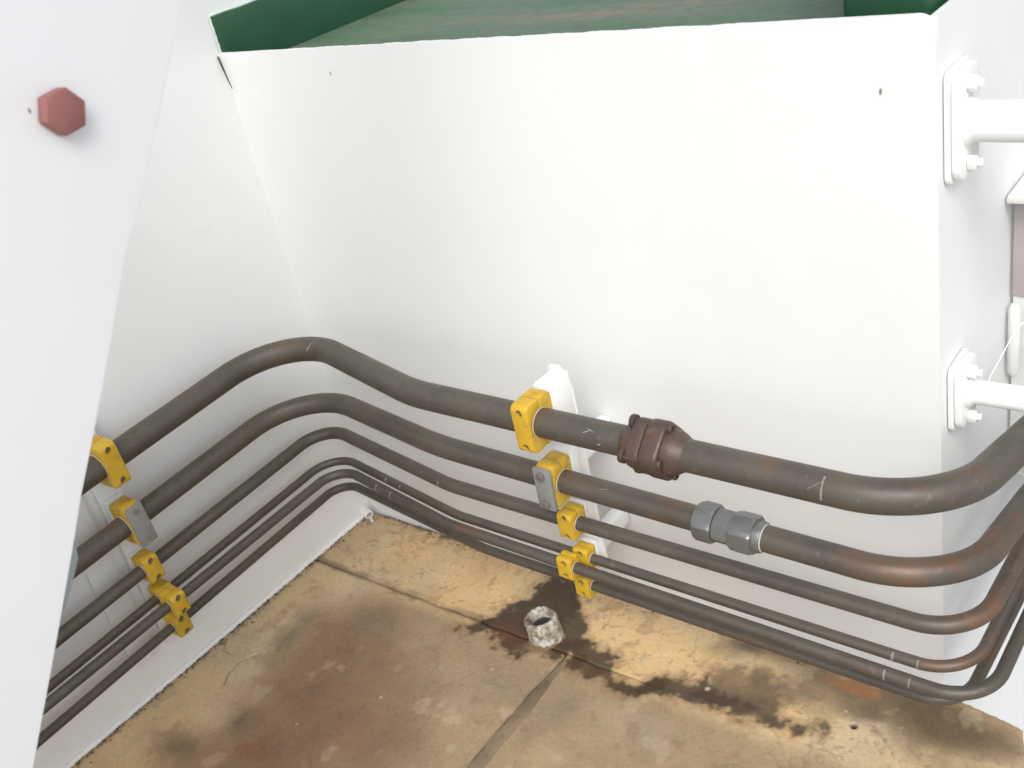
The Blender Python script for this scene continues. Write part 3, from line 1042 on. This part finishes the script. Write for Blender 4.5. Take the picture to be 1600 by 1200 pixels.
z0, z1, XR = .112, .618, .795
bm = bmesh.new()
poly = [(XR - .022, z0), (XR + .028, z0), (XR + .028, z1 - .045), (XR + .022, z1 - .016), (XR + .008, z1), (XR - .010, z1), (XR - .019, z1 - .010), (XR - .022, z1 - .03)]
bm_prism(bm, poly, .008, frame((0, RAIL_Y + .0042, 0), (1, 0, 0), (0, 0, 1), (0, -1, 0)), .0025, 3)
put('flat_bar', finish(bm, 'flat_bar', 30), M_WHITE_ROUGH, br)
for z, hh in ((.22, .045), (.425, .045)):
    bm = bmesh.new()
    bm_box(bm, (.030, -RAIL_Y - .010, hh), Matrix.Translation((XR - .004, RAIL_Y / 2 + .0035, z)), .010, 4)
    put('stand_off', finish(bm, 'stand_off', 40), M_WHITE_ROUGH, br)
rl = empty('mounting_rail', (0, -.47, .1))
tag(rl, 'flat white mounting rail on the left wall under the clamps', 'rail')
bm = bmesh.new()
poly = [(-.582 + .026, .085), (-.582 - .026, .085), (-.582 - .026, .62), (-.582 + .026, .62)]
bm_prism(bm, poly, RX - .003, frame((RX / 2 + .001, 0, 0), (0, 1, 0), (0, 0, 1), (1, 0, 0)), .0016)
put('flat_bar', finish(bm, 'flat_bar', 30), M_WARM, rl)
bm = bmesh.new()
poly = [(-.632, .085), (-.690, .085), (-.690, .62), (-.632, .62)]
bm_prism(bm, poly, .004, frame((.0032, 0, 0), (0, 1, 0), (0, 0, 1), (1, 0, 0)), .0012)
put('backing_strip', finish(bm, 'backing_strip', 30), M_WARM, rl)

# ------------------------------------------------------------------ flanged white pipes on the right side of the casing
def flanged(loc, fz, fy, tr, length, tiltz, label):
    x, y, z = loc
    root = empty('flanged_pipe', loc)
    tag(root, label, 'pipe', 'white flanged pipes on the side of the casing')
    bm = bmesh.new()
    bm_prism(bm, roundrect(fy * 1.05, fz * 1.04, .014), .008, frame((x + .0042, y, z), (0, 1, 0), (0, 0, 1), (1, 0, 0)), .002)
    put('backing_plate', finish(bm, 'backing_plate', 30), M_WHITE_ROUGH, root)
    bm = bmesh.new()
    bm_prism(bm, roundrect(fy, fz, .022), .012, frame((x + .0145, y, z), (0, 1, 0), (0, 0, 1), (1, 0, 0)), .003)
    put('flange', finish(bm, 'flange', 30), M_WHITE_ROUGH, root)
    bm = bmesh.new()
    bm_lathe(bm, [(tr + .007, 0), (tr + .004, .005), (tr, .009), (tr, length)], frame((x + .0207, y, z), (0, 1, 0), (0, 0, 1), (1, 0, 0)))
    put('tube', finish(bm, 'tube', 50), M_WHITE, root)
    for sy in (-.35,):
        for sz in (-1, 1):
            bm = bmesh.new()
            f0 = frame((x + .0206, y + sy * fy * .30, z + sz * fz * .36), (0, 1, 0), (0, 0, 1), (1, 0, 0))
            bm_prism(bm, hexpoly(.019, 17 * sz), .012, f0 @ Matrix.Translation((0, 0, .0062)), .0015)
            bo = put('bolt', finish(bm, 'bolt', 30), M_WHITE_ROUGH, root)
            bm = bmesh.new()
            bm_lathe(bm, [(.006, .0115), (.006, .018), (.0045, .0195), (0, .0195)], f0, 16)
            put('stud_end', finish(bm, 'stud_end', 30), M_WHITE_ROUGH, bo)
    return root


flanged((L, .066, .985), .146, .082, .0265, .8, 0.0, 'upper white pipe with bolted flange on the right side of the casing')
flanged((L, .068, .572), .106, .076, .0185, .8, 0.0, 'lower thinner white pipe with bolted flange on the right side of the casing')

# ------------------------------------------------------------------ ledge and post farther back on the right side
sb = empty('side_ledge', (L, .32, .40))
tag(sb, 'white ledge with chipped paint and a shade-coloured plate below, at the right picture edge', 'ledge')
bm = bmesh.new(); bm_box(bm, (.16, .26, .012), Matrix.Translation((L + .0815, .435, .775)), .003)
put('shelf_plate', finish(bm, 'shelf_plate', 30), paint('chipped_white', (.76, .75, .71), .45, .08, (.45, .34, .24), .8, 55, .7), sb)
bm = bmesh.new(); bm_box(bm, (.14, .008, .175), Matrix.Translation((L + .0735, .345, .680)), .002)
put('shade_plate', finish(bm, 'shade_plate', 30), M_PINK, sb)  # plate added under the shelf, recess shade put into its colour
bm = bmesh.new(); bm_box(bm, (.15, .01, .36), Matrix.Translation((L + .0785, .352, .410)), .002)
put('lower_plate', finish(bm, 'lower_plate', 30), M_WHITE_ROUGH, sb)
bm = bmesh.new(); bm_tube(bm, [(L + .012, .326, .585), (L + .012, .326, .575), (L + .012, .326, .460), (L + .012, .326, .452)], [.006, .0095, .0095, .006], 16)
put('post', finish(bm, 'post', 40), M_WHITE_ROUGH, sb)
bm = bmesh.new()
P = fillet([(L + .10, .33, .632), (L + .03, .30, .575), (L + .004, .20, .50)], [.2], 8)
bm_tube(bm, P, .0010, 8)
wr = put('wire', finish(bm, 'wire', 40), M_WHITE)
tag(wr, 'thin white painted wire slanting down across the casing side by the post', 'wire')

# ------------------------------------------------------------------ drain stub, corner tube, stick
ds = empty('drain_stub', (.676, -.180, 0))
tag(ds, 'short whitish open pipe stub standing in the dark puddle', 'pipe stub')
ax = along((.676, -.180, -.004), (-.10, .03, 1))
bm = bmesh.new()
prof = [(.0350, .0), (.0342, .012), (.0338, .028), (.0345, .046), (.0335, .0510), (.0300, .0535), (.0255, .0525), (.0230, .048), (.0220, .030), (.0220, .010)]
bm_lathe(bm, prof, ax, 56)
for v in bm.verts:
    q = float(fbm(np.array(v.co.x * 3), np.array(v.co.y * 3 + v.co.z), 22, 19, 4))
    d = Vector((v.co.x - .673, v.co.y + .180, 0)).normalized()
    v.co += d * q * .007 + Vector((0, 0, q * .006))
put('stub_wall', finish(bm, 'stub_wall', 50), M_GALV, ds)
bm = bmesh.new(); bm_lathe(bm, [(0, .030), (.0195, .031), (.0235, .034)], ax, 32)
put('hole_shade_disc', finish(bm, 'hole_shade_disc', 0), M_DARK, ds)  # near-black disc standing in for the shade inside the open stub
bm = bmesh.new()
P = [(.676 + (.033 + .003 * math.sin(3 * a)) * math.cos(a), -.181 + (.033 + .003 * math.sin(5 * a)) * math.sin(a), -.0008) for a in np.linspace(0, 2 * math.pi, 40)]
bm_tube(bm, P, [.0055 * (1 + .9 * (random.random() - .5)) for _ in P], 10, False)
put('rusty_weld', finish(bm, 'rusty_weld', 60), paint('rusty_weld_tan', (.17, .115, .06), .8, .6, (.06, .035, .02), .95, 40, .9), ds)

ct = empty('corner_tube', (.0, -.022, .010))
tag(ct, 'small white open tube end low in the corner below the pipes', 'tube')
ax = along((.001, -.020, .0135), (1, -.30, -.10))
bm = bmesh.new(); bm_lathe(bm, [(.0115, -.004), (.0115, .026), (.0105, .027), (.0085, .027), (.0082, .024), (.0082, -.002)], ax, 28)
put('tube_wall', finish(bm, 'tube_wall', 40), M_WHITE_ROUGH, ct)
bm = bmesh.new(); bm_lathe(bm, [(0, .002), (.0083, .002)], ax, 24)
put('dark_inside', finish(bm, 'dark_inside', 0), M_DARK, ct)
bm = bmesh.new(); bm_tube(bm, [(.016, -.022, .0075), (.028, -.029, .0062), (.044, -.038, .0048)], [.0036, .0038, .0036], 12)
stick = put('filler_stick', finish(bm, 'filler_stick', 40), paint('stick_white', (.70, .68, .62), .7, .1))
tag(stick, 'short white stick poking out of the small tube in the corner', 'stick')

# ------------------------------------------------------------------ loose paint flakes and grit along the walls
bm = bmesh.new()
rnd = random.Random(11)


def flake(x, y, s):
    n_ = rnd.randint(4, 6); a0 = rnd.random() * 6
    pts = [(s * (.6 + .6 * rnd.random()) * math.cos(a0 + 2 * math.pi * i / n_), s * .7 * (.6 + .6 * rnd.random()) * math.sin(a0 + 2 * math.pi * i / n_)) for i in range(n_)]
    mt_ = Matrix.Translation((x, y, .0022 + s * .25)) @ Matrix.Rotation(rnd.uniform(-.6, .6), 4, 'X') @ Matrix.Rotation(rnd.uniform(-.6, .6), 4, 'Y')
    bm_prism(bm, pts, max(.0006, s * .35), mt_)


for i in range(420):
    y = -.02 - .86 * rnd.random()
    flake(.009 + abs(rnd.gauss(0, .009)), y, rnd.uniform(.0008, .0030))
for i in range(420):
    flake(.03 + 1.36 * rnd.random(), -.004 - abs(rnd.gauss(0, .014)), rnd.uniform(.0008, .0030))
for i in range(160):
    flake(.03 + 1.4 * rnd.random(), -.01 - .5 * rnd.random(), rnd.uniform(.0005, .0013))
M_GRIT = paint('grit', (.12, .095, .062), .8, .6, (.42, .36, .26), .95, 35, .2)
grit = put('floor_grit', finish(bm, 'floor_grit', 0), M_GRIT)
tag(grit, 'loose grit and paint flakes along the foot of the walls', 'grit', kind='stuff')
